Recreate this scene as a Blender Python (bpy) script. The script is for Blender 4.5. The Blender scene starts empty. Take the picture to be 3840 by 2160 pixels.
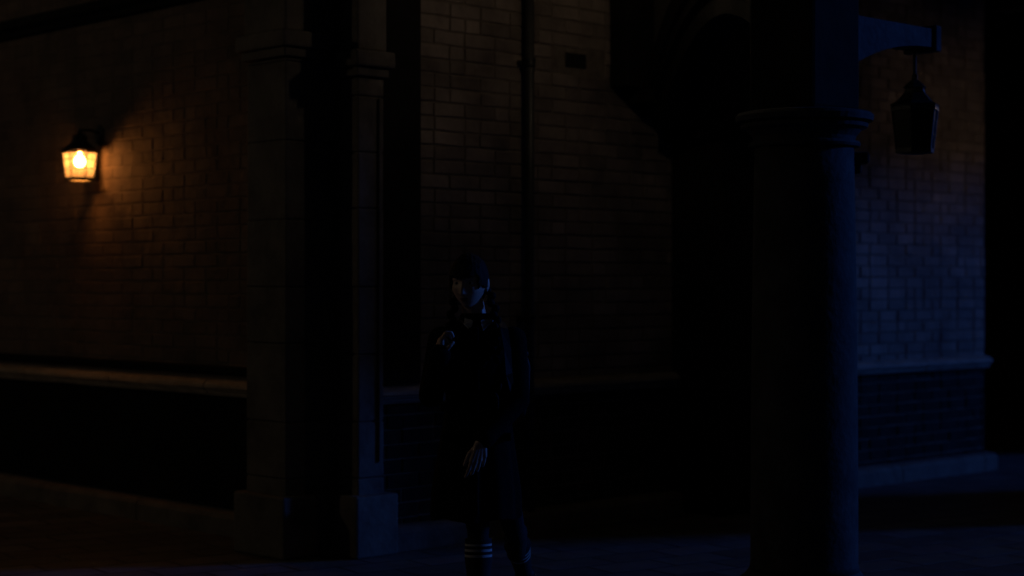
import bpy, bmesh, math, random
from mathutils import Vector, Matrix, noise
R = math.radians
rnd = random.Random(11)
sc = bpy.context.scene
col = sc.collection

# ------------------------------------------------------------------ materials
def mat(name):
    m = bpy.data.materials.new(name); m.use_nodes = True
    nt = m.node_tree
    return m, nt, nt.nodes['Principled BSDF']

def noisy(name, c1, c2, scale=8, rough=0.8, bump=0.3, dist=0.01, detail=6, metal=0.0, island=0.0, stretch=None, spec=None):
    m, nt, b = mat(name)
    L = nt.links.new
    tc = nt.nodes.new('ShaderNodeTexCoord')
    src = tc.outputs['Object']
    if stretch:
        mp = nt.nodes.new('ShaderNodeMapping'); mp.inputs['Scale'].default_value = stretch
        L(src, mp.inputs['Vector']); src = mp.outputs['Vector']
    n = nt.nodes.new('ShaderNodeTexNoise'); n.inputs['Scale'].default_value = scale; n.inputs['Detail'].default_value = detail
    n.inputs['Roughness'].default_value = 0.65
    L(src, n.inputs['Vector'])
    r = nt.nodes.new('ShaderNodeValToRGB')
    r.color_ramp.elements[0].position = 0.3; r.color_ramp.elements[1].position = 0.72
    r.color_ramp.elements[0].color = (*c1, 1); r.color_ramp.elements[1].color = (*c2, 1)
    L(n.outputs['Fac'], r.inputs['Fac'])
    out = r.outputs['Color']
    if island:
        g = nt.nodes.new('ShaderNodeNewGeometry')
        hs = nt.nodes.new('ShaderNodeHueSaturation')
        mr = nt.nodes.new('ShaderNodeMapRange'); mr.inputs['To Min'].default_value = 1 - island; mr.inputs['To Max'].default_value = 1 + island
        L(g.outputs['Random Per Island'], mr.inputs['Value']); L(mr.outputs['Result'], hs.inputs['Value'])
        L(out, hs.inputs['Color']); out = hs.outputs['Color']
    L(out, b.inputs['Base Color'])
    b.inputs['Roughness'].default_value = rough; b.inputs['Metallic'].default_value = metal
    if spec is not None: b.inputs['Specular IOR Level'].default_value = spec
    n2 = nt.nodes.new('ShaderNodeTexNoise'); n2.inputs['Scale'].default_value = scale * 5; n2.inputs['Detail'].default_value = 5
    L(src, n2.inputs['Vector'])
    bp = nt.nodes.new('ShaderNodeBump'); bp.inputs['Strength'].default_value = bump; bp.inputs['Distance'].default_value = dist
    L(n2.outputs['Fac'], bp.inputs['Height']); L(bp.outputs['Normal'], b.inputs['Normal'])
    return m

M = {}
M['brick'] = noisy('brick', (.09, .067, .052), (.31, .24, .195), 2.0, .9, .7, .012, island=.22)
M['dark_brick'] = noisy('dark_brick', (.05, .034, .026), (.135, .095, .072), 2.2, .9, .8, .012, island=.14)  # left wall brick, one darker overall tone
M['dark_mortar'] = noisy('dark_mortar', (.06, .042, .032), (.12, .09, .07), 9, .95, .6, .01)
M['lower_brick'] = noisy('lower_brick', (.010, .0095, .009), (.036, .032, .029), 4, .9, .6, .012, island=.25, spec=.1)  # brick below the ledge, toned darker than above
M['mortar'] = noisy('mortar', (.10, .075, .055), (.19, .15, .115), 14, .95, .6, .01)
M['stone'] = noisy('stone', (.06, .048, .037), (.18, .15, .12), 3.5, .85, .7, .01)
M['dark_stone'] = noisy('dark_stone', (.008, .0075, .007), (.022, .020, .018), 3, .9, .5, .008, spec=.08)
M['stain_brick'] = noisy('stain_brick', (.02, .018, .016), (.05, .04, .035), 5, .9, .6, .01, island=.4)
M['column'] = noisy('column_stone', (.024, .024, .024), (.076, .076, .078), 5, .8, .7, .008, spec=.15)
M['ledge'] = noisy('ledge_stone', (.16, .13, .10), (.34, .28, .22), 7, .8, .4, .006, stretch=(1, 1, 4))
M['dado'] = noisy('dado_paint', (.004, .0045, .004), (.012, .011, .010), 3, .9, .3, .005, spec=.05)
M['iron'] = noisy('black_iron', (.012, .012, .012), (.03, .028, .025), 20, .5, .3, .002, metal=.3)
M['pipe'] = noisy('pipe_paint', (.02, .02, .02), (.05, .045, .04), 8, .5, .3, .003)
M['coat'] = noisy('coat_wool', (.004, .004, .0045), (.010, .010, .011), 60, .95, .3, .002, spec=.04)
M['hair'] = noisy('dark_hair', (.004, .0035, .003), (.011, .009, .008), 50, .7, .5, .002, stretch=(3, 3, .4), spec=.08)
M['skin'] = noisy('skin', (.40, .27, .21), (.52, .37, .30), 14, .5, .12, .002)
M['hose'] = noisy('black_hose', (.012, .012, .013), (.028, .028, .03), 40, .8, .1, .001, spec=.1)
M['lip'] = noisy('lip', (.14, .05, .05), (.2, .08, .07), 30, .4, .1, .001)
M['collar'] = noisy('white_cotton', (.36, .36, .35), (.5, .5, .48), 60, .9, .3, .001)
M['eye'] = noisy('eye_white', (.6, .58, .56), (.7, .68, .66), 10, .2, 0, .001)
M['iris'] = noisy('iris_dark', (.01, .008, .006), (.03, .02, .015), 40, .15, 0, .001)
M['leather'] = noisy('black_leather', (.005, .005, .005), (.012, .011, .010), 25, .6, .4, .002, spec=.15)
M['buckle'] = noisy('steel', (.45, .45, .46), (.6, .6, .6), 30, .3, .1, .001, metal=1.0)
M['timber'] = noisy('dark_timber', (.03, .026, .022), (.07, .06, .05), 5, .8, .6, .006, stretch=(1, 1, 5))
M['sole'] = noisy('rubber', (.01, .01, .01), (.02, .02, .02), 20, .8, .2, .001)

def sock_material():
    m, nt, b = mat('striped_knit'); L = nt.links.new
    at = nt.nodes.new('ShaderNodeAttribute'); at.attribute_name = 'along'
    r = nt.nodes.new('ShaderNodeValToRGB'); r.color_ramp.interpolation = 'CONSTANT'
    e = r.color_ramp.elements
    e[0].position = 0; e[0].color = (.006, .006, .007, 1)
    e[1].position = .055; e[1].color = (.42, .42, .42, 1)
    pos = [.085, .125, .155, .195, .225]
    for i, p in enumerate(pos):
        k = e.new(p); k.color = (.006, .006, .007, 1) if i % 2 == 0 else (.42, .42, .42, 1)
    L(at.outputs['Fac'], r.inputs['Fac']); L(r.outputs['Color'], b.inputs['Base Color'])
    b.inputs['Roughness'].default_value = .95
    n = nt.nodes.new('ShaderNodeTexNoise'); n.inputs['Scale'].default_value = 300
    bp = nt.nodes.new('ShaderNodeBump'); bp.inputs['Strength'].default_value = .3; bp.inputs['Distance'].default_value = .001
    L(n.outputs['Fac'], bp.inputs['Height']); L(bp.outputs['Normal'], b.inputs['Normal'])
    return m
M['sock'] = sock_material()

def glass_material():
    m, nt, b = mat('frosted_pane'); L = nt.links.new
    nt.nodes.remove(b)
    tr = nt.nodes.new('ShaderNodeBsdfTranslucent'); tp = nt.nodes.new('ShaderNodeBsdfTransparent')
    n = nt.nodes.new('ShaderNodeTexNoise'); n.inputs['Scale'].default_value = 30
    r = nt.nodes.new('ShaderNodeValToRGB'); r.color_ramp.elements[0].color = (.72, .62, .42, 1); r.color_ramp.elements[1].color = (.9, .82, .62, 1)
    L(n.outputs['Fac'], r.inputs['Fac']); L(r.outputs['Color'], tr.inputs['Color'])
    tp.inputs['Color'].default_value = (.95, .88, .7, 1)
    mx = nt.nodes.new('ShaderNodeMixShader'); mx.inputs[0].default_value = .83
    L(tr.outputs[0], mx.inputs[1]); L(tp.outputs[0], mx.inputs[2])
    L(mx.outputs[0], nt.nodes['Material Output'].inputs['Surface'])
    return m
M['pane'] = glass_material()

def bulb_material(name, color, strength):
    m, nt, b = mat(name)
    b.inputs['Base Color'].default_value = (.8, .8, .78, 1); b.inputs['Roughness'].default_value = .2
    b.inputs['Emission Color'].default_value = (*color, 1); b.inputs['Emission Strength'].default_value = strength
    return m
M['dark_glass'] = noisy('sooty_glass', (.004, .004, .004), (.012, .012, .012), 20, .4, .1, .001, spec=.2)
M['bulb'] = bulb_material('bulb_amber', (1, .37, .09), 135)
M['bulb_roof'] = bulb_material('bulb_warm', (1, .86, .75), 95)
M['bulb_street'] = bulb_material('bulb_street', (1, .86, .70), 1150)
M['bulb_arcade'] = bulb_material('bulb_arcade', (1, .76, .60), 48)
M['bulb_off'] = bulb_material('bulb_off', (0, 0, 0), 0)

def ground_material(rot):
    m, nt, b = mat('paving'); L = nt.links.new
    tc = nt.nodes.new('ShaderNodeTexCoord'); mp = nt.nodes.new('ShaderNodeMapping')
    mp.inputs['Rotation'].default_value = (0, 0, rot)
    L(tc.outputs['Object'], mp.inputs['Vector'])
    wn = nt.nodes.new('ShaderNodeTexNoise'); wn.inputs['Scale'].default_value = 2.2
    L(mp.outputs['Vector'], wn.inputs['Vector'])
    mixv = nt.nodes.new('ShaderNodeVectorMath'); mixv.operation = 'MULTIPLY_ADD'
    mixv.inputs[1].default_value = (.05, .05, .05)
    L(wn.outputs['Color'], mixv.inputs[0]); L(mp.outputs['Vector'], mixv.inputs[2])
    bt = nt.nodes.new('ShaderNodeTexBrick'); bt.inputs['Scale'].default_value = 1.0
    bt.inputs['Brick Width'].default_value = .42; bt.inputs['Row Height'].default_value = .24; bt.inputs['Mortar Size'].default_value = .012
    bt.inputs['Mortar Smooth'].default_value = .4; bt.inputs['Bias'].default_value = -.2
    bt.inputs['Color1'].default_value = (.07, .066, .06, 1); bt.inputs['Color2'].default_value = (.15, .14, .125, 1); bt.inputs['Mortar'].default_value = (.02, .019, .017, 1)
    L(mixv.outputs[0], bt.inputs['Vector'])
    n = nt.nodes.new('ShaderNodeTexNoise'); n.inputs['Scale'].default_value = 5; n.inputs['Detail'].default_value = 8
    L(mp.outputs['Vector'], n.inputs['Vector'])
    mul = nt.nodes.new('ShaderNodeMix'); mul.data_type = 'RGBA'; mul.blend_type = 'MULTIPLY'; mul.inputs[0].default_value = .7
    L(bt.outputs['Color'], mul.inputs[6]); L(n.outputs['Color'], mul.inputs[7])
    g = nt.nodes.new('ShaderNodeHueSaturation'); g.inputs['Saturation'].default_value = .5; g.inputs['Value'].default_value = 1.15
    L(mul.outputs[2], g.inputs['Color']); L(g.outputs['Color'], b.inputs['Base Color'])
    b.inputs['Roughness'].default_value = .62
    add = nt.nodes.new('ShaderNodeMath'); add.operation = 'MULTIPLY_ADD'; add.inputs[1].default_value = -1.2
    L(bt.outputs['Fac'], add.inputs[0]); L(n.outputs['Fac'], add.inputs[2])
    bp = nt.nodes.new('ShaderNodeBump'); bp.inputs['Strength'].default_value = .8; bp.inputs['Distance'].default_value = .02
    L(add.outputs[0], bp.inputs['Height']); L(bp.outputs['Normal'], b.inputs['Normal'])
    return m

# ------------------------------------------------------------------ helpers
class MB:
    def __init__(s): s.bm = bmesh.new()
    def box(s, x0, x1, y0, y1, z0, z1, xf=None, bev=0.0, jit=0):
        ps = [(x, y, z) for x in (x0, x1) for y in (y0, y1) for z in (z0, z1)]
        vs = [s.bm.verts.new(xf(*p) if xf else p) for p in ps]
        q = [(0, 1, 3, 2), (4, 6, 7, 5), (0, 4, 5, 1), (2, 3, 7, 6), (0, 2, 6, 4), (1, 5, 7, 3)]
        fs = [s.bm.faces.new([vs[i] for i in f]) for f in q]
        if bev:
            es = list({e for f in fs for e in f.edges})
            bmesh.ops.bevel(s.bm, geom=es, offset=bev, segments=2, affect='EDGES', profile=.5)
        return s
    def loft(s, rings, cap=True):
        """rings: lists of points of equal length, closed round"""
        vr = [[s.bm.verts.new(p) for p in r] for r in rings]
        n = len(vr[0])
        for a, b in zip(vr, vr[1:]):
            for i in range(n):
                s.bm.faces.new((a[i], a[(i + 1) % n], b[(i + 1) % n], b[i]))
        if cap:
            s.bm.faces.new(vr[0][::-1]); s.bm.faces.new(vr[-1])
        return s
    def lathe(s, prof, n=40, c=(0, 0), ph=0):
        return s.loft([[(c[0] + r * math.cos(ph + 2 * math.pi * i / n), c[1] + r * math.sin(ph + 2 * math.pi * i / n), z) for i in range(n)] for r, z in prof])
    def tube(s, pts, rad, n=12):
        pts = [Vector(p) for p in pts]
        rads = rad if isinstance(rad, (list, tuple)) else [rad] * len(pts)
        rings = []; up = Vector((0.13, 0.31, 0.94)).normalized()
        u = None
        for i, p in enumerate(pts):
            d = (pts[min(i + 1, len(pts) - 1)] - pts[max(i - 1, 0)]).normalized()
            if u is None: u = d.orthogonal().normalized()
            u = (u - d * u.dot(d)).normalized(); v = d.cross(u)
            rings.append([p + rads[i] * (math.cos(2 * math.pi * k / n) * u + math.sin(2 * math.pi * k / n) * v) for k in range(n)])
        return s.loft(rings)
    def ell(s, c, r, rot=None, seg=20, fn=None):
        res = bmesh.ops.create_uvsphere(s.bm, u_segments=seg, v_segments=max(8, seg * 2 // 3), radius=1)
        for v in res['verts']:
            p = Vector((v.co.x * r[0], v.co.y * r[1], v.co.z * r[2]))
            if fn: p = fn(v.co.copy(), p)
            if rot: p = rot @ p
            v.co = p + Vector(c)
        return s
    def cap(s, p0, p1, r0, r1, n=14):
        """tapered capsule"""
        p0, p1 = Vector(p0), Vector(p1); d = (p1 - p0).normalized(); u = d.orthogonal().normalized(); v = d.cross(u)
        rings = []
        for k in range(-4, 1):
            a = k / 4 * math.pi / 2 * .96; rings.append((p0 + d * r0 * math.sin(a), r0 * math.cos(a)))
        for k in range(0, 5):
            a = k / 4 * math.pi / 2 * .96; rings.append((p1 + d * r1 * math.sin(a), r1 * math.cos(a)))
        return s.loft([[c + r * (math.cos(2 * math.pi * k / n) * u + math.sin(2 * math.pi * k / n) * v) for k in range(n)] for c, r in rings])
    def build(s, name, m, parent=None, smooth=False):
        bmesh.ops.recalc_face_normals(s.bm, faces=s.bm.faces)
        me = bpy.data.meshes.new(name); s.bm.to_mesh(me); s.bm.free()
        me.materials.append(m)
        if smooth:
            for p in me.polygons: p.use_smooth = True
        o = bpy.data.objects.new(name, me); col.objects.link(o)
        if parent: o.parent = parent
        return o

def remesh(o, vox, smooth_it=2, fac=.5):
    md = o.modifiers.new('r', 'REMESH'); md.mode = 'VOXEL'; md.voxel_size = vox; md.use_smooth_shade = True
    if smooth_it:
        ms = o.modifiers.new('s', 'SMOOTH'); ms.factor = fac; ms.iterations = smooth_it
    dg = bpy.context.evaluated_depsgraph_get()
    me = bpy.data.meshes.new_from_object(o.evaluated_get(dg))
    old = o.data; nm = old.name; mats = list(old.materials)
    o.modifiers.clear(); o.data = me
    me.name = nm
    if not me.materials:
        for m in mats: me.materials.append(m)
    for p in me.polygons: p.use_smooth = True
    return o

def empty(name, loc=(0, 0, 0), label=None, cat=None, group=None, rz=0):
    o = bpy.data.objects.new(name, None); col.objects.link(o); o.location = loc; o.rotation_euler = (0, 0, rz)
    o.empty_display_size = .1
    tag(o, label, cat, group); return o
def tag(o, label=None, cat=None, group=None, kind=None):
    if label: o['label'] = label
    if cat: o['category'] = cat
    if group: o['group'] = group
    if kind: o['kind'] = kind
    return o
def copy_tree(o, parent=None):
    c = o.copy(); col.objects.link(c); c.parent = parent
    for ch in [x for x in o.children]: copy_tree(ch, c)
    return c

# ------------------------------------------------------------------ layout frames
CX, CY = -.85, 9.4                      # the outer corner of the brick building
def rw(t, o, z): return (CX + .72 * t + .69 * o, CY + .69 * t - .72 * o, z)      # right wall: along, out
def lw(u, o, z): return (CX - .69 * u - .72 * o, CY + .72 * u - .69 * o, z)      # left wall: along, out
WALL_ANG = math.atan2(.69, .72)

# ------------------------------------------------------------------ ground
g = MB(); bm = g.bm
N = 40
vs = [[bm.verts.new((-60 + 120 * i / N, -40 + 120 * j / N, 0)) for j in range(N + 1)] for i in range(N + 1)]
for i in range(N):
    for j in range(N): bm.faces.new((vs[i][j], vs[i + 1][j], vs[i + 1][j + 1], vs[i][j + 1]))
tag(g.build('ground', ground_material(-WALL_ANG + R(9))), kind='structure')

# ------------------------------------------------------------------ building
bld = empty('brick_building', (0, 0, 0), 'old brick corner building with stone ledge, pilasters and dark buttress behind the walking person', 'building')
H = 5.2
def bricks(xf, a0, a1, z0, z1, name, m=None, skip=None, k=1.0):
    b = MB()
    bl, bh, jt = .225, .072, .009
    row = 0; z = z0
    while z < z1 - .02:
        zz = min(z + bh, z1)
        a = a0 - (row % 2) * .118 - rnd.random() * .01
        while a < a1:
            L0 = bl * (1 if rnd.random() > .22 else .48)
            s0, s1 = max(a, a0), min(a + L0, a1)
            if s1 - s0 > .03 and not (skip and skip(s0, s1, z, zz)):
                o1 = rnd.gauss(.0015, .0028) * k; tl = rnd.gauss(0, .002) * k; sg = rnd.gauss(0, .0022)
                e = .004
                pts = []
                pts_b = [(s0, -.02, z), (s1, -.02, z), (s1, -.02, zz), (s0, -.02, zz)]
                pts_m = [(s0, o1 - e, z + sg), (s1, o1 - e + tl, z - sg), (s1, o1 - e + tl, zz - sg), (s0, o1 - e, zz + sg)]
                pts_f = [(s0 + e, o1, z + e + sg), (s1 - e, o1 + tl, z + e - sg), (s1 - e, o1 + tl, zz - e - sg), (s0 + e, o1, zz - e + sg)]
                v = [[b.bm.verts.new(xf(*p)) for p in q] for q in (pts_b, pts_m, pts_f)]
                for A, B in ((v[0], v[1]), (v[1], v[2])):
                    for i in range(4): b.bm.faces.new((A[i], A[(i + 1) % 4], B[(i + 1) % 4], B[i]))
                b.bm.faces.new(v[2])
            a += L0 + jt
        z += bh + jt; row += 1
    return b.build(name, m or M['brick'], None)
def wall(xf, a0, a1, z0, z1, thick, m=None):
    w = MB().box(a0, a1, -thick, -.0025, z0, z1, xf).build('wall', M['dark_mortar'], bld)
    bk = bricks(xf, a0, a1, z0, z1, 'brick_facing', m, k=.35); bk.parent = w
    return w
VT0, VT1, VZ0, VZ1 = 1.635, 1.80, 2.77, 2.845
# left wall: painted dado below the ledge, brick above
wall(lw, 0.012, 8.0, .83, H, .35, M['dark_brick'])
MB().box(0.012, 8.0, -.35, -.004, 0, .83, lw).build('dado_panel', M['dado'], bld)
# right wall: brick all the way down
w_r = MB().box(0, 6.35, -.35, -.006, 0, H, rw).build('wall', M['mortar'], bld)
bk = bricks(rw, 0.0, 6.35, .86, H, 'brick_facing', k=.6, skip=lambda a, b, c, d: b > VT0 and a < VT1 and d > VZ0 and c < VZ1); bk.parent = w_r
bricks(rw, 0.0, 6.35, .012, .84, 'brick_facing', M['lower_brick']).parent = w_r
# corner return so the block is solid
MB().box(6.0, 6.345, -6.0, -.352, 0, H, rw).build('end_wall', M['dark_stone'], bld)
MB().box(0.3, 6.0, -6, -.36, H - .05, H + .2, rw).build('roof', M['dark_stone'], bld)

def profile_strip(xf, a0, a1, prof, name, m):
    """prof: list of (o, z) closed outline swept along the wall"""
    n = max(2, int((a1 - a0) / .35)); b = MB(); rings = []
    for i in range(n + 1):
        a = a0 + (a1 - a0) * i / n
        rings.append([xf(a, o + rnd.gauss(0, .0012), z + rnd.gauss(0, .0012)) for o, z in prof])
        if i % 3 == 2 and i < n:      # open joint between two stones
            zm = sum(z for o, z in prof) / len(prof); jw = rnd.uniform(.10, .2)
            for da, k in ((jw - .005, 1), (jw, .80), (jw + .005, 1)):
                rings.append([xf(a + da, o * k, zm + (z - zm) * (1 if k == 1 else .9)) for o, z in prof])
    b.loft(rings); return b.build(name, m, bld)
led = [(-.01, .80), (.035, .80), (.045, .815), (.045, .828), (.06, .832), (.062, .842), (.075, .848), (.07, .865), (.045, .886), (-.01, .90)]
profile_strip(lw, .5, 8.0, led, 'ledge', M['ledge'])
profile_strip(rw, .145, 6.36, led, 'ledge', M['ledge'])
shelf = [(-.01, .925), (.02, .925), (.028, .935), (.028, .965), (.016, .975), (-.01, .975)]
profile_strip(lw, .5, 8.0, shelf, 'moulding', M['dado'])
sk = [(-.01, 0), (.10, 0), (.10, .10), (.085, .122), (.06, .132), (-.01, .135)]
profile_strip(lw, .03, 8.0, sk, 'skirting', M['stone'])
profile_strip(rw, .02, 6.38, sk, 'skirting', M['stone'])
cor = [(-.01, 3.15), (.05, 3.15), (.07, 3.18), (.12, 3.2), (.13, 3.24), (.10, 3.26), (-.01, 3.27)]
profile_strip(lw, .5, 8.0, cor, 'cornice', M['dark_stone'])

# pilasters
def pilaster(xf, a0, a1, out, pl, z_cap, capg=.045):
    p = MB(); z = 0
    while z < z_cap - .01:
        h_ = min(rnd.choice((.30, .36, .42)), z_cap - z); e = rnd.uniform(0, .003)
        p.box(a0 + e, a1 - e, -.05, out - e, z, z + h_ - .004, xf, .008); z += h_
    p.box(a0 + .012, a1 - .012, -.06, out - .012, .01, z_cap - .01, xf)
    p = p.build('pilaster', M['stone'], bld)
    MB().box(a0 - pl, a1 + pl, -.04, out + pl, 0, .33, xf, .012).build('plinth', M['stone'], p)
    c = MB()
    c.box(a0 - .02, a1 + .02, -.04, out + .02, z_cap + .002, z_cap + .05, xf, .008)
    c.box(a0 - capg, a1 + capg, -.04, out + capg, z_cap + .052, z_cap + .14, xf, .012)
    c.box(a0 - .01, a1 + .01, -.04, out + .01, z_cap + .142, H - .4, xf, .01)
    c.build('capital', M['stone'], p)
    return p
pilaster(lw, .14, .50, .35, .05, 2.66)
pilaster(rw, -.05, .13, .10, .055, 2.56)
# recessed panel bead on the corner pilaster
MB().box(.085, .105, .101, .112, .5, 2.45, rw, .003).build('bead', M['stone'], bld)

MB().box(.135, .455, -.05, .028, .905, H - .4, rw, .006).build('shade_strip', M['dark_stone'], bld)  # dark strip standing in for the shade beside the corner pilaster
# buttress; stepped dark blocks over it stand in for a cast shadow
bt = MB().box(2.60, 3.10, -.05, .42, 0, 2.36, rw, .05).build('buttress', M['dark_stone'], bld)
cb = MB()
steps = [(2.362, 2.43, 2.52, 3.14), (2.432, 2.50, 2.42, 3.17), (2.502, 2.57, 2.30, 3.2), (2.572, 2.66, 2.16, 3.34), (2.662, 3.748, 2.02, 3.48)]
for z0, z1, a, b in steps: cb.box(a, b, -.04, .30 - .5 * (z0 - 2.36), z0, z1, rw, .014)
cb.build('shadow_steps', M['dark_stone'], bt)
# small studs on the stepped dark face
# roof over the arcade; far part added over the gap to block moonlight
MB().box(-.6, 17, .002, 2.95, 3.75, 3.95, rw).box(6.4, 17, -3.0, 0, 3.75, 3.95, rw).build('arcade_roof_and_moon_block', M['dark_stone'], bld)
MB().box(4.6, 7.25, 2.05, 2.45, 0, 3.748, rw, .01).build('moon_block_pier', M['dark_stone'], bld)  # unseen pier added to keep moonlight off the middle wall
MB().box(3.72, 4.597, 2.08, 2.42, 2.05, 3.748, rw, .01).build('moon_block_beam', M['dark_stone'], bld)  # unseen beam added so moonlight reaches only the low wall
for k in range(6):
    t = -.2 + k * 1.35
    MB().box(t, t + .1, .01, 2.94, 3.62, 3.748, rw, .008).build('rafter', M['timber'], bld)
# vent
v = MB()
v.box(VT0 - .004, VT1 + .004, -.005, .004, VZ0 - .004, VZ1 + .004, rw)
for k in range(5):
    a = VT0 + .012 + k * .033; v.box(a, a + .008, .0042, .012, VZ0, VZ1, rw)
v.build('vent', M['iron'], bld)

# building beyond the gap on the right
aw = empty('dark_building', (0, 0, 0), 'unlit black building set back beyond the end of the brick wall', 'building')
MB().box(6.0, 16, -3.4, -3.01, 0, 6, rw).build('wall', M['stain_brick'], aw)
bricks(rw2 := (lambda a, o, z: rw(a, o - 3.0, z)), 6.4, 9.5, .012, 4.2, 'brick_facing', M['stain_brick']).parent = aw

MB().box(10.9, 11.2, -3.4, 1.4, 0, 6, rw).build('moon_block_wall', M['stain_brick'], aw)  # unseen wall added to block moonlight from the far building
# downpipe
dp = empty('drainpipe', rw(1.267, .06, 0), 'thin dark vertical drainpipe fixed to the brick wall above the walking person', 'drainpipe')
def rel(base, p): return tuple(Vector(p) - Vector(base))
dpb = rw(1.267, .06, 0)
MB().tube([(0, 0, .05), (0, 0, 1.5), (0, 0, 3.7)], .027, 16).build('pipe', M['pipe'], dp, True)
for z in (1.25, 2.75):
    c = MB(); c.lathe([(.033, z - .025), (.036, z - .02), (.036, z + .02), (.033, z + .025)], 20)
    c.box(-.05, .05, -.012, .012, z - .012, z + .012, lambda x, y, zz: rel(dpb, rw(1.267 + x, .012 + y, zz)))
    c.build('clamp', M['iron'], dp)

# ------------------------------------------------------------------ arcade columns
def make_column(base, label):
    c = empty('stone_column', base, label, 'column', rz=WALL_ANG)
    sh = MB()
    prof = [(.262, .085)] + [(.256 - .02 * (i / 12) ** 2, .12 + i / 12 * 1.985) for i in range(13)]
    sh.lathe(prof, 56).build('shaft', M['column'], c, True)
    b = MB()
    b.lathe([(.30, .0), (.31, .012), (.31, .04), (.285, .055), (.275, .07), (.264, .085)], 48)
    b.build('base', M['column'], c)
    k = MB()
    k.lathe([(.237, 2.106), (.262, 2.109), (.268, 2.121), (.262, 2.133), (.24, 2.137), (.245, 2.157), (.27, 2.187), (.30, 2.200), (.305, 2.217), (.285, 2.225)], 48)
    k.lathe([(.29, 2.227), (.325, 2.231), (.33, 2.255), (.318, 2.270), (.285, 2.277)], 48)
    k.build('capital', M['column'], c)
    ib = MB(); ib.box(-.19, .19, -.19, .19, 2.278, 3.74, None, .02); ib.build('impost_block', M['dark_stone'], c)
    lg = MB(); q = lambda x, y, z: (x * math.cos(-WALL_ANG) - y * math.sin(-WALL_ANG), x * math.sin(-WALL_ANG) + y * math.cos(-WALL_ANG), z)
    lg.box(.20, .305, -.05, .05, 2.03, 2.085, q, .012); lg.box(.20, .27, -.035, .035, 1.985, 2.028, q, .01)
    lg.build('lug', M['column'], c)
    return c
COLT, COLO = .93, 2.27
colm = make_column(rw(COLT + .01, COLO + .015, 0), 'round dark stone column with ringed capital, one side lit blue, beside the hanging unlit lantern')
br = MB()   # bracket arm along the arcade with curved underside
def arm(s, y, z): return (s, y, z)
rings = []
for i in range(13):
    s = .185 + .80 * i / 12
    f = 1 - i / 12
    zb = 2.675 - .20 * f ** 2.2
    zt = 2.77
    rings.append([(s, -.085, zb), (s, -.085, zt), (s, .085, zt), (s, .085, zb)])
br.loft(rings)
br.box(.987, 1.04, -.10, .10, 2.655, 2.79, None, .008)
br.build('bracket', M['column'], colm)

# segmental arch from the buttress over to the column, with a spandrel up to the roof
def arch(p0, p1, z0, z1, rise):
    P0, P1 = Vector((*p0, 0)), Vector((*p1, 0)); d = (P1 - P0).normalized(); s = Vector((-d.y, d.x, 0))
    sec = [(-.17, .34), (-.17, .20), (-.14, .20), (-.14, .13), (-.10, .13), (-.10, 0), (.10, 0), (.10, .13), (.14, .13), (.14, .20), (.17, .20), (.17, .34)]
    n = 30; rings = []; web = []
    for i in range(n + 1):
        f = i / n; p = P0.lerp(P1, f)
        zb = z0 + (z1 - z0) * f + rise * 4 * f * (1 - f)
        rings.append([p + s * w + Vector((0, 0, zb + off)) for w, off in sec])
        web.append([p + s * w + Vector((0, 0, z)) for w, z in ((-.12, zb + .342), (-.12, 3.748), (.12, 3.748), (.12, zb + .342))])
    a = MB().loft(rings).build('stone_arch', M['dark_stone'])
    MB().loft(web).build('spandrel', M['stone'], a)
    return a
ar = arch(rw(2.36, .22, 0)[:2], rw(COLT + .12, COLO - .19, 0)[:2], 2.42, 2.66, .36)
tag(ar, 'dark moulded stone arch springing from the dark buttress over to the round column', 'arch')

# ------------------------------------------------------------------ lanterns
def make_lantern(label, lit, group='tapered hexagonal lanterns'):
    e = empty('wall_lantern' if lit else 'hanging_lantern', (0, 0, 0), label, 'lantern', group)
    RT, RB, ZT, ZB = .108, .087, .078, -.085
    ph = R(8)
    def P(k, f, ro=1.0):   # f 0 bottom..1 top
        a = ph + k * math.pi / 3; r = (RB + (RT - RB) * f) * ro
        return Vector((r * math.cos(a), r * math.sin(a), ZB + (ZT - ZB) * f))
    for k in range(6):
        b = MB(); vs = [b.bm.verts.new(p) for p in (P(k, .0, .985), P(k + 1, 0, .985), P(k + 1, 1, .985), P(k, 1, .985))]
        b.bm.faces.new(vs); b.build('pane', M['pane'], e)
    fr = MB()
    for k in range(6):
        fr.tube([P(k, 0), P(k, 1)], .0035, 6)
        for f in (.36, .72): fr.tube([P(k, f), P(k + 1, f)], .0028, 6)
    # rims
    for f, h0, h1, o in ((1, -.004, .012, 1.06), (0, -.016, .003, 1.05)):
        outer0 = [P(k, f, o) + Vector((0, 0, h0)) for k in range(6)]; outer1 = [P(k, f, o) + Vector((0, 0, h1)) for k in range(6)]
        inner1 = [P(k, f, .93) + Vector((0, 0, h1)) for k in range(6)]; inner0 = [P(k, f, .93) + Vector((0, 0, h0)) for k in range(6)]
        fr.loft([outer0, outer1, inner1, inner0, outer0], cap=False)
    fr.build('frame', M['iron'], e)
    bg = MB(); bg.lathe([(.072, ZB - .012), (.055, ZB - .019), (.02, ZB - .023)], 24); bg.build('bottom_glass', M['pane'], e, True)
    cp = MB(); cp.lathe([(.113, ZT + .013), (.117, ZT + .021), (.085, ZT + .035), (.05, ZT + .072), (.045, ZT + .088), (.055, ZT + .092), (.03, ZT + .115), (.012, ZT + .128), (.014, ZT + .14), (.006, ZT + .155)], 6, ph=ph)
    cp.build('cap', M['iron'], e)
    bb = MB(); bb.lathe([(.008, -.014), (.022, -.008), (.032, .006), (.035, .022), (.032, .038), (.022, .052), (.010, .060)], 20)
    bb.lathe([(.01, .0635), (.01, .088)], 12)
    bb.build('bulb', M['bulb'] if lit else M['bulb_off'], e, True)
    return e
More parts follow.
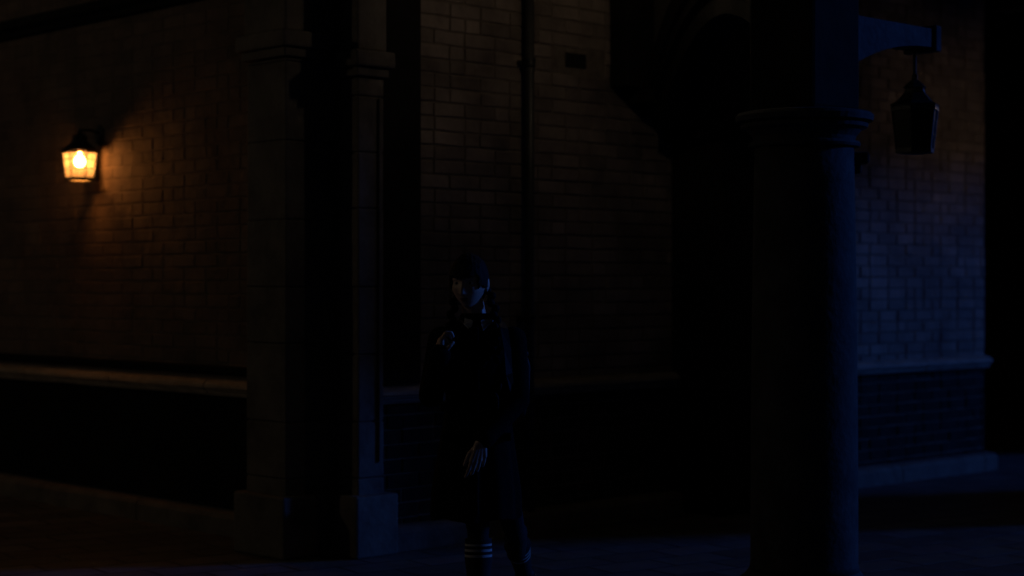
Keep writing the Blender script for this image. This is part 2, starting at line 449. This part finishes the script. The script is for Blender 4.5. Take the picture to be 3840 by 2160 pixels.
def back_shield(e, a0, a1):
    """curved metal shield behind the panes, between two bearings"""
    b = MB(); n = 10; rings = []
    for i in range(n + 1):
        a = R(a0 + (a1 - a0) * i / n); c = Vector((math.cos(a), math.sin(a), 0))
        rings.append([c * .064 + Vector((0, 0, -.078)), c * .078 + Vector((0, 0, .074)), c * .081 + Vector((0, 0, .074)), c * .067 + Vector((0, 0, -.078))])
    b.loft(rings); b.build('back_shield', M['iron'], e, True)
def wall_bracket(e, dirv, dist):
    """arm from the cap back to the wall; dirv = unit vector (local) towards the wall"""
    d = Vector(dirv); a = MB()
    pts = [Vector((0, 0, .20)), Vector((0, 0, .222)) + d * .02, Vector((0, 0, .225)) + d * dist * .5, Vector((0, 0, .215)) + d * dist * .85, Vector((0, 0, .20)) + d * (dist - .008)]
    a.tube(pts, .009, 10); a.build('arm', M['iron'], e, True)
    s = Vector((-d.y, d.x, 0)); p = MB()
    c = d * (dist - .008)
    rings = []
    for r, o in ((.05, .012), (.05, 0), (.04, -.008)):
        rings.append([c + d * (o - .004) + s * (r * math.cos(2 * math.pi * k / 16)) + Vector((0, 0, .20 + r * 1.3 * math.sin(2 * math.pi * k / 16))) for k in range(16)])
    p.loft(rings); p.build('wall_plate', M['iron'], e)
def set_bulb(e, m):
    for c in e.children:
        if c.name.startswith('bulb'):
            c.material_slots[0].link = 'OBJECT'; c.material_slots[0].material = m
LU, LO = 2.615, .15
lan = make_lantern('lit lantern glowing warm yellow, mounted on the brick wall above the stone ledge', True)
lan.location = lw(LU, LO, 2.217)
lan2 = copy_tree(lan)
wall_bracket(lan, (.72, .69, 0), LO)
back_shield(lan, 33, 112)
# a third one further along the arcade, also out of the frame
lan3 = copy_tree(lan2); lan3.location = rw(5.9, 1.1, 2.75)
lan3['label'] = 'lit lantern hung low out of the frame to the right, under the arcade roof'
h = MB(); h.tube([(0, 0, .52), (0, 0, 1.0)], .007, 8); h.build('hanger', M['iron'], lan3)
set_bulb(lan3, M['bulb_arcade'])
# street lamp out of the frame, on the left behind the viewer
sl = copy_tree(lan2); sl.name = 'street_lamp'; sl.location = (-8.2, 7.9, 4.0)
tag(sl, 'tall lit street lamp standing out of the frame on the left', 'street lamp')
del sl['group']
q = MB(); q.lathe([(.09, -4.0), (.09, -3.7), (.05, -3.65), (.045, -2), (.035, -.13), (.06, -.118)], 16); q.build('pole', M['iron'], sl, True)
set_bulb(sl, M['bulb_street'])
# second lit lantern, hung under the arcade roof at the building's corner (out of the frame above)
lan2.location = rw(.9, 1.35, 3.36)
lan2['label'] = 'lit lantern hung out of the frame above, under the arcade roof'
h = MB(); h.tube([(0, 0, .22), (0, 0, .53)], .007, 8); h.build('hanger', M['iron'], lan2)
set_bulb(lan2, M['bulb_roof'])
# unlit lantern under the column's bracket
hl = make_lantern('unlit dark lantern hanging under the bracket of the round stone column', False)
pb = Vector(rw(COLT + .98, COLO, 0)); hl.location = (pb.x, pb.y, 2.26)
hl.scale = (1.15, 1.15, 1.25)
for c_ in hl.children:
    if c_.name.startswith(('pane', 'bottom_glass')): c_.data.materials[0] = M['dark_glass']
h = MB(); h.tube([(0, 0, .21), (0, 0, .34)], .008, 8); h.build('hanger', M['iron'], hl)

# ------------------------------------------------------------------ person
PX, PY = -.147, 7.4
per = empty('person', (PX, PY, 0), 'person with dark fringe and braids walking in a long black coat and striped socks', 'person')
V = Vector
# --- body: one continuous surface
HC = V((-.033, -.035, 1.462))                # skull centre
HR = Matrix.Rotation(R(-17), 3, 'Z') @ Matrix.Rotation(R(7), 3, 'X')
def gauss(p, c, s): 
    return math.exp(-sum(((p[i] - c[i]) / s[i]) ** 2 for i in range(3)))
def head_fn(d, p):
    x, y, z = p
    if z < 0:
        t = min(1, -z / .108)
        x *= 1 - .34 * t * t; y = y * (1 - .10 * t) - .012 * t
        if y > 0: y *= 1 - .35 * t
    q = (x, y, z); fy = -1
    nose = 0
    if y < 0 and abs(x) < .03:
        zz = z
        ridge = max(0, min(1, (.012 - zz) / .05)) if zz > -.038 else max(0, 1 - (-.038 - zz) / .010)
        w = .0085 + .005 * max(0, min(1, (.01 - zz) / .045))
        nose = .023 * ridge * math.exp(-(x / w) ** 2)
    y -= nose
    if q[1] < 0:
        for sx in (-1, 1):
            y += .013 * gauss(q, (sx * .031, -.08, .006), (.016, .08, .011))
            y -= .004 * gauss(q, (sx * .031, -.08, .026), (.022, .08, .007))
            y -= .005 * gauss(q, (sx * .043, -.07, -.022), (.018, .08, .016))
        y -= .006 * gauss(q, (0, -.08, -.058), (.019, .08, .0045))
        y -= .006 * gauss(q, (0, -.08, -.069), (.016, .08, .005))
        y += .005 * gauss(q, (0, -.08, -.0635), (.02, .08, .0022))
        y += .003 * gauss(q, (0, -.08, -.080), (.016, .08, .006))
        y -= .006 * gauss(q, (0, -.08, -.097), (.016, .08, .010))
    return V((x, y, z))
body = MB()
body.ell(HC, (.072, .092, .108), HR, 96, head_fn)
for sx in (-1, 1):
    ec = HC + HR @ V((sx * .074, .012, -.008))
    body.ell(ec, (.008, .018, .03), HR @ Matrix.Rotation(R(sx * -18), 3, 'Z'), 16)
    body.ell(HC + HR @ V((sx * .074, .008, -.033)), (.006, .009, .011), HR, 12)
neck0 = HC + HR @ V((0, .025, -.07))
body.cap(neck0, (0, .01, 1.25), .047, .052, 20)
# torso
def ring(z, rx, ry, cx=0, cy=0, n=28):
    return [(cx + rx * math.cos(2 * math.pi * k / n), cy + ry * math.sin(2 * math.pi * k / n), z) for k in range(n)]
body.loft([ring(.72, .12, .09, .0, .01), ring(.80, .145, .10, 0, .01), ring(.95, .11, .085, 0, .0), ring(1.08, .125, .095), ring(1.18, .13, .09), ring(1.235, .11, .07), ring(1.27, .06, .05)])
SL, EL, WL = V((.150, .0, 1.215)), V((.172, -.045, .965)), V((.018, -.185, .800))     # left arm (right in the picture), swung across
SR, ER, WR = V((-.150, .0, 1.215)), V((-.195, -.045, .985)), V((-.154, -.165, 1.145)) # right arm, bent up to the strap
for S_, E_, W_ in ((SL, EL, WL), (SR, ER, WR)):
    body.cap(S_, E_, .046, .036); body.cap(E_, W_, .036, .024)
HFL, KFL, AFL = V((-.055, 0, .80)), V((.006, -.10, .445)), V((.008, -.125, .085))
HBL, KBL, ABL = V((.075, .02, .80)), V((.150, .13, .42)), V((.205, .40, .145))
for Hh, Kk, Aa in ((HFL, KFL, AFL), (HBL, KBL, ABL)):
    body.cap(Hh, Kk, .075, .050, 18); body.cap(Kk, Aa, .046, .032, 18)
    mid = Kk.lerp(Aa, .28); body.cap(mid + V((0, .012, .03)), mid + V((0, .01, -.06)), .05, .042, 18)
    td = V((0, -1, -.12)).normalized() if Aa is AFL else V((-.05, -.75, -.66)).normalized()
    body.cap(Aa + V((0, .01, -.03)), Aa + td * .12 + V((0, 0, -.045 if Aa is AFL else 0)), .03, .026)
# left hand: back of the hand to the viewer, thumb towards the body's middle
def hand(W, a, w, p, spread, curls, lens, thumb):
    """W wrist, a axis to the fingers, w index->little, p palm side"""
    a, w, p = a.normalized(), w.normalized(), p.normalized()
    for k in range(4):
        kn = W + a * (.078 - .004 * abs(k - 1) - (.006 if k == 3 else 0)) + w * (-.0285 + .019 * k)
        body.cap(W + w * (-.012 + .008 * k) + a * .005, kn, .0165, .0108, 12)
        d = (a + w * spread[k]).normalized(); q = kn
        for j in range(3):
            ang = R(curls[k][j]); d2 = (d * math.cos(ang) + p * math.sin(ang)).normalized()
            nx = q + d2 * lens[k] * (.46, .31, .23)[j]
            r = (.0088, .0079, .0070)[j] * (1 if k < 3 else .88)
            body.cap(q, nx, r, r * .93, 12); q = nx
    q = W + a * .02 - w * .018 + p * .006
    body.cap(W, q, .018, .014, 12)
    for v_, r0, r1 in thumb:
        nx = q + v_; body.cap(q, nx, r0, r1, 12); q = nx
hand(WL, V((-.16, -.10, -.98)), V((.90, .30, .22)), V((-.25, .93, -.06)), (-.14, -.04, .06, .18),
     ((12, 30, 48), (18, 38, 55), (24, 42, 60), (26, 44, 60)), (.074, .082, .076, .060),
     ((V((-.024, -.006, -.022)), .0135, .0115), (V((-.013, -.002, -.026)), .0108, .0095), (V((-.008, .002, -.020)), .0092, .0075)))
# right hand gripping the strap at the shoulder
hand(WR, V((.05, .02, 1.0)), V((-.10, .35, -.05)) + V((0, 0, 0)), V((1, .1, 0)), (0, 0, 0, 0),
     ((30, 85, 150), (35, 90, 155), (38, 92, 155), (40, 95, 155)), (.070, .076, .070, .056),
     ((V((.018, -.012, .014)), .0125, .011), (V((.016, -.004, .018)), .0105, .0095), (V((.012, .006, .012)), .009, .0075)))
body = body.build('body', M['skin'], per)
remesh(body, .0034, 2, .45)
body.data.materials.clear(); body.data.materials.append(M['skin']); body.data.materials.append(M['lip']); body.data.materials.append(M['hose'])
HRi = HR.inverted()
for pl in body.data.polygons:
    q = HRi @ (V(pl.center) - HC)
    if pl.center[2] < .70 and not (pl.center[2] > .63 and abs(pl.center[0]) < .06 and pl.center[1] < -.12): pl.material_index = 2
    if q.y < -.05 and abs(q.x) < .0185 - abs(q.z + .0635) * .9 and -.0725 < q.z < -.0565: pl.material_index = 1
for sx in (-1, 1):
    c = HC + HR @ V((sx * .030, -.0695, .004))
    eb = MB().ell(c, (.0115, .0100, .0078), HR, 20).build('eye', M['eye'], per, True)
    MB().ell(c + HR @ V((-.0005, -.0064, .0004)), (.0058, .0044, .0062), HR, 16).build('iris', M['iris'], eb, True)

# --- hair with fringe, and two braids
def hair_fn(d, p):
    n = noise.noise(V((d.x * 9, d.y * 9, d.z * 1.6))) * .0035
    k = 1 + n / .09
    front = d.y < .12
    zl = .03 + .012 * math.sin(d.x * 31) * .4
    if d.y < -.05 and p.z < zl - .012 * (1 - abs(d.x)) + (.0 if abs(d.x) < .75 else -.055): k = .80
    elif d.y >= -.05 and d.y < .22 and p.z < -.03: k = .80
    q = p * k
    if p.z < 0 and d.y > .2: q.x *= .92
    if d.y < 0 and k > .9 and p.z < .06: q.y -= .004
    return q
hair = MB(); hair.ell(HC + HR @ V((0, .004, .006)), (.081, .103, .116), HR, 96, hair_fn)
hairo = hair.build('hair', M['hair'], per, True)
for pts in ([HC + HR @ V((-.068, .045, -.04)), V((-.105, -.03, 1.335)), V((-.112, -.085, 1.25)), V((-.105, -.125, 1.12)), V((-.098, -.135, .985))],
            [HC + HR @ V((.068, .045, -.04)), V((.075, -.035, 1.335)), V((.085, -.085, 1.25)), V((.088, -.125, 1.12)), V((.085, -.135, .985))]):
    b = MB(); nb = 15
    for i in range(nb):
        f = i / (nb - 1) * (len(pts) - 1); a = int(min(f, len(pts) - 2)); q = pts[a].lerp(pts[a + 1], f - a)
        rr = .0185 * (1 - .35 * i / nb); s = 1 if i % 2 else -1
        b.ell(q + V((s * .006, 0, 0)), (rr, rr * .85, .021), Matrix.Rotation(R(s * 28), 3, 'Y'), 14)
    b.ell(pts[-1] + V((0, 0, -.028)), (.008, .008, .03), None, 12)
    b.build('braid', M['hair'], hairo, True)

# --- coat
def coat_ring(z, rx, ry, cx=0, cy=0, fold=0, n=120):
    out = []
    for k in range(n):
        a = 2 * math.pi * k / n
        f = 1 + fold * (.6 * math.sin(7 * a + 1.1) + .4 * math.sin(12 * a + .4 + z * 2))
        out.append((cx + rx * f * math.cos(a), cy + ry * f * math.sin(a), z + (.008 * math.sin(5 * a) if fold > .03 else 0)))
    return out
coat = MB()
coat.loft([coat_ring(.470, .190, .195, -.012, 0, .075), coat_ring(.58, .186, .182, -.010, 0, .065), coat_ring(.72, .166, .160, -.006, 0, .045), coat_ring(.86, .145, .135, 0, 0, .025),
           coat_ring(.97, .133, .118, 0, 0, .008), coat_ring(1.08, .143, .122), coat_ring(1.17, .152, .115), coat_ring(1.225, .145, .095), coat_ring(1.262, .112, .078), coat_ring(1.285, .084, .074), coat_ring(1.318, .074, .070), coat_ring(1.33, .066, .062)])
for S_, E_, W_ in ((SL, EL, WL), (SR, ER, WR)):
    coat.ell(S_ + V((0, 0, -.012)), (.062, .06, .058), None, 20)
    coat.cap(S_, E_, .060, .051, 20)
    d = (W_ - E_).normalized(); e = 0 if S_ is SL else .05      # the raised arm's cuff covers the heel of the hand
    coat.cap(E_, W_ - d * (.035 - e), .050, .043, 20)
    coat.cap(W_ - d * (.055 - e), W_ - d * (.028 - e), .045, .0455, 20)
# raised front edge, lapels and pocket flaps
for k in range(14):
    z = .50 + k * .055
    fr = .195 - (z - .47) * .15 if z < .97 else .12 + .004 * (z - .97)
    coat.box(-.035, .008, -fr - .008, -fr + .03, z, z + .057)
for sx in (-1, 1):
    coat.cap((sx * .065, -.062, 1.27), (sx * .022, -.126, 1.12), .017, .012)
    coat.cap((sx * .082, -.07, 1.245), (sx * .052, -.122, 1.15), .014, .012)
    coat.box(sx * .10 - .045, sx * .10 + .045, -.135, -.10, .80, .835)
coat = coat.build('coat', M['coat'], per); remesh(coat, .0055, 2, .4)
for k in range(5):
    z = 1.06 - k * .115
    fr = .195 - (z - .47) * .15 if z < .97 else .125
    MB().ell((-.045, -fr - .006, z), (.011, .006, .011), None, 14).build('button', M['leather'], coat, True)
# --- white collar points
for sx in (-1, 1):
    b = MB(); nC = HC
    pts = [(sx * .060, .005, 1.320), (sx * .052, -.045, 1.318), (sx * .016, -.076, 1.300), (sx * .026, -.100, 1.262), (sx * .050, -.085, 1.284), (sx * .070, -.04, 1.303), (sx * .068, .01, 1.312)]
    top = [b.bm.verts.new(p) for p in pts]; bot = [b.bm.verts.new(V(p) - V((0, -.003, .005))) for p in pts]
    b.bm.faces.new(top); b.bm.faces.new(bot[::-1])
    for i in range(len(pts)): b.bm.faces.new((top[i], top[(i + 1) % len(pts)], bot[(i + 1) % len(pts)], bot[i]))
    b.build('collar', M['collar'], per)
# --- socks and shoes
for Kk, Aa, d0 in ((KFL, AFL, .0), (KBL, ABL, .0)):
    b = MB(); n = 26; rings = []; al = []
    ax = (Aa - Kk).normalized(); u = V((1, 0, 0)); u = (u - ax * u.dot(ax)).normalized(); v_ = ax.cross(u)
    Lg = (Aa - Kk).length; start = .055 if Aa is AFL else .15
    for i in range(25):
        s = start + (Lg - start) * i / 24; f = s / Lg
        r = .0515 + .006 * math.exp(-((f - .33) / .2) ** 2) - .018 * max(0, f - .4) / .6
        if i == 0: r += .002
        c = Kk + ax * s + V((0, .011 * math.exp(-((f - .33) / .22) ** 2), 0))
        rings.append([c + r * (math.cos(2 * math.pi * k / n) * u + math.sin(2 * math.pi * k / n) * v_) for k in range(n)]); al.append((s - start) / .33)
    b.loft(rings); so = b.build('sock', M['sock'], per, True)
    at = so.data.attributes.new('along', 'FLOAT', 'POINT')
    for i in range(len(so.data.vertices)): at.data[i].value = al[min(i // n, 24)]
    sh = MB()
    td = V((0, -1, 0)) if Aa is AFL else V((-.05, -.72, -.69)).normalized()
    up = V((0, 0, 1)) if Aa is AFL else V((0, -.69, .72)).normalized()
    base = Aa - up * .055
    sh.cap(base - td * .03, base + td * .07, .043, .040, 20); sh.cap(base + td * .05, base + td * .145, .042, .034, 20)
    sh.cap(base + up * .01, base + up * .075, .043, .046, 20)
    sh = sh.build('shoe', M['leather'], per); remesh(sh, .006, 2)
    so2 = MB(); sv = td.cross(up)
    outl = [(-.085, .0), (-.075, .035), (-.02, .04), (.06, .045), (.14, .042), (.185, .02), (.19, -.01), (.14, -.042), (.06, -.045), (-.02, -.04), (-.075, -.035)]
    so2.loft([[base + td * a + sv * c - up * hh for a, c in outl] for hh in (.008, .03)]); so2.build('sole', M['sole'], sh)
# --- backpack worn on the back
bp = empty('backpack', (PX + .11, PY + .15, .86), 'black leather backpack worn on the back of the walking person', 'backpack')
B0 = V((.11, .15, .86))
def rb(v): return V(v) - B0
k = MB()
k.loft([[(rb((.055 + sx * rx, .185 + sy * ry, z))) for sx, sy in ((-1, -.85), (-.85, -1), (.85, -1), (1, -.85), (1, .85), (.85, 1), (-.85, 1), (-1, .85))] for z, rx, ry in
        ((.87, .11, .045), (.885, .15, .07), (.98, .168, .08), (1.10, .172, .075), (1.17, .15, .065), (1.20, .11, .05))])
k.box(.085 - .11, .20 - .11, .12 - .15, .14 - .15, .03, .15, None, .006)
pk = k.build('pack', M['leather'], bp); remesh(pk, .007, 4, .6)
fl = MB(); fl.ell(rb((.055, .185, 1.15)), (.165, .075, .05), None, 32); fl.build('flap', M['leather'], bp, True)
sp = MB()
for sx in (-1, 1):
    pts = [V((sx * .085, .12, 1.20)), V((sx * .09, .06, 1.275)), V((sx * .10, .0, 1.29)), V((sx * .112, -.07, 1.265)), V((sx * .126, -.118, 1.18)), V((sx * .132, -.125, 1.08)), V((sx * .148, -.07, .99)), V((sx * .152, .03, .93)), V((sx * .13, .12, .92))]
    rr = []
    for i, q in enumerate(pts):
        d = (pts[min(i + 1, 8)] - pts[max(i - 1, 0)]).normalized(); out = V((q.x * .8, q.y, .35 if i < 5 else 0)).normalized(); s = d.cross(out).normalized(); out = s.cross(d)
        rr.append([rb(q + s * .018), rb(q + s * .018 + out * .006), rb(q - s * .018 + out * .006), rb(q - s * .018)])
    sp.loft(rr)
sp.build('strap', M['leather'], bp)
bk_ = MB(); bk_.tube([rb((.157, -.035, .955)), rb((.160, -.040, .925)), rb((.158, -.010, .915)), rb((.156, -.008, .95)), rb((.157, -.035, .955))], .0035, 8); bk_.build('buckle', M['buckle'], bp, True)

# ------------------------------------------------------------------ light
ELEV = 15.5
Ldir = V((.968 * math.cos(R(ELEV)), .25 * math.cos(R(ELEV)), math.sin(R(ELEV)))).normalized()
sun = bpy.data.lights.new('moon', 'SUN'); sun.energy = .72; sun.angle = R(7); sun.color = (.045, .20, 1)
so = bpy.data.objects.new('moon', sun); col.objects.link(so)
so.rotation_euler = Ldir.to_track_quat('Z', 'Y').to_euler(); so.location = (12, 8, 9)
w = bpy.data.worlds.new('World'); sc.world = w; w.use_nodes = True
nt = w.node_tree; bg = nt.nodes['Background']
sky = nt.nodes.new('ShaderNodeTexSky'); sky.sky_type = 'NISHITA'; sky.sun_disc = False
sky.sun_elevation = R(ELEV); sky.sun_rotation = math.atan2(Ldir.x, Ldir.y)
hs = nt.nodes.new('ShaderNodeHueSaturation'); hs.inputs['Saturation'].default_value = .25
nt.links.new(sky.outputs[0], hs.inputs['Color']); nt.links.new(hs.outputs[0], bg.inputs['Color']); bg.inputs['Strength'].default_value = .0009

# ------------------------------------------------------------------ camera
cd = bpy.data.cameras.new('camera'); cam = bpy.data.objects.new('camera', cd); col.objects.link(cam)
cam.location = (0, 0, 1.45); cam.rotation_euler = (R(90), 0, 0)
cd.sensor_width = 36; cd.lens = 61.5; cd.shift_y = -.0031
cd.clip_start = .1; cd.clip_end = 300
cd.dof.use_dof = True; cd.dof.focus_distance = 7.6; cd.dof.aperture_fstop = 1.35
sc.camera = cam
vs_ = sc.view_settings; vs_.view_transform = 'Standard'; vs_.look = 'None'; vs_.gamma = 1; vs_.exposure = 0; vs_.use_curve_mapping = False
sc.render.engine = 'CYCLES'
sc.cycles.max_bounces = 8; sc.cycles.transparent_max_bounces = 12; sc.cycles.use_denoising = True
sc.cycles.sample_clamp_indirect = 3.0
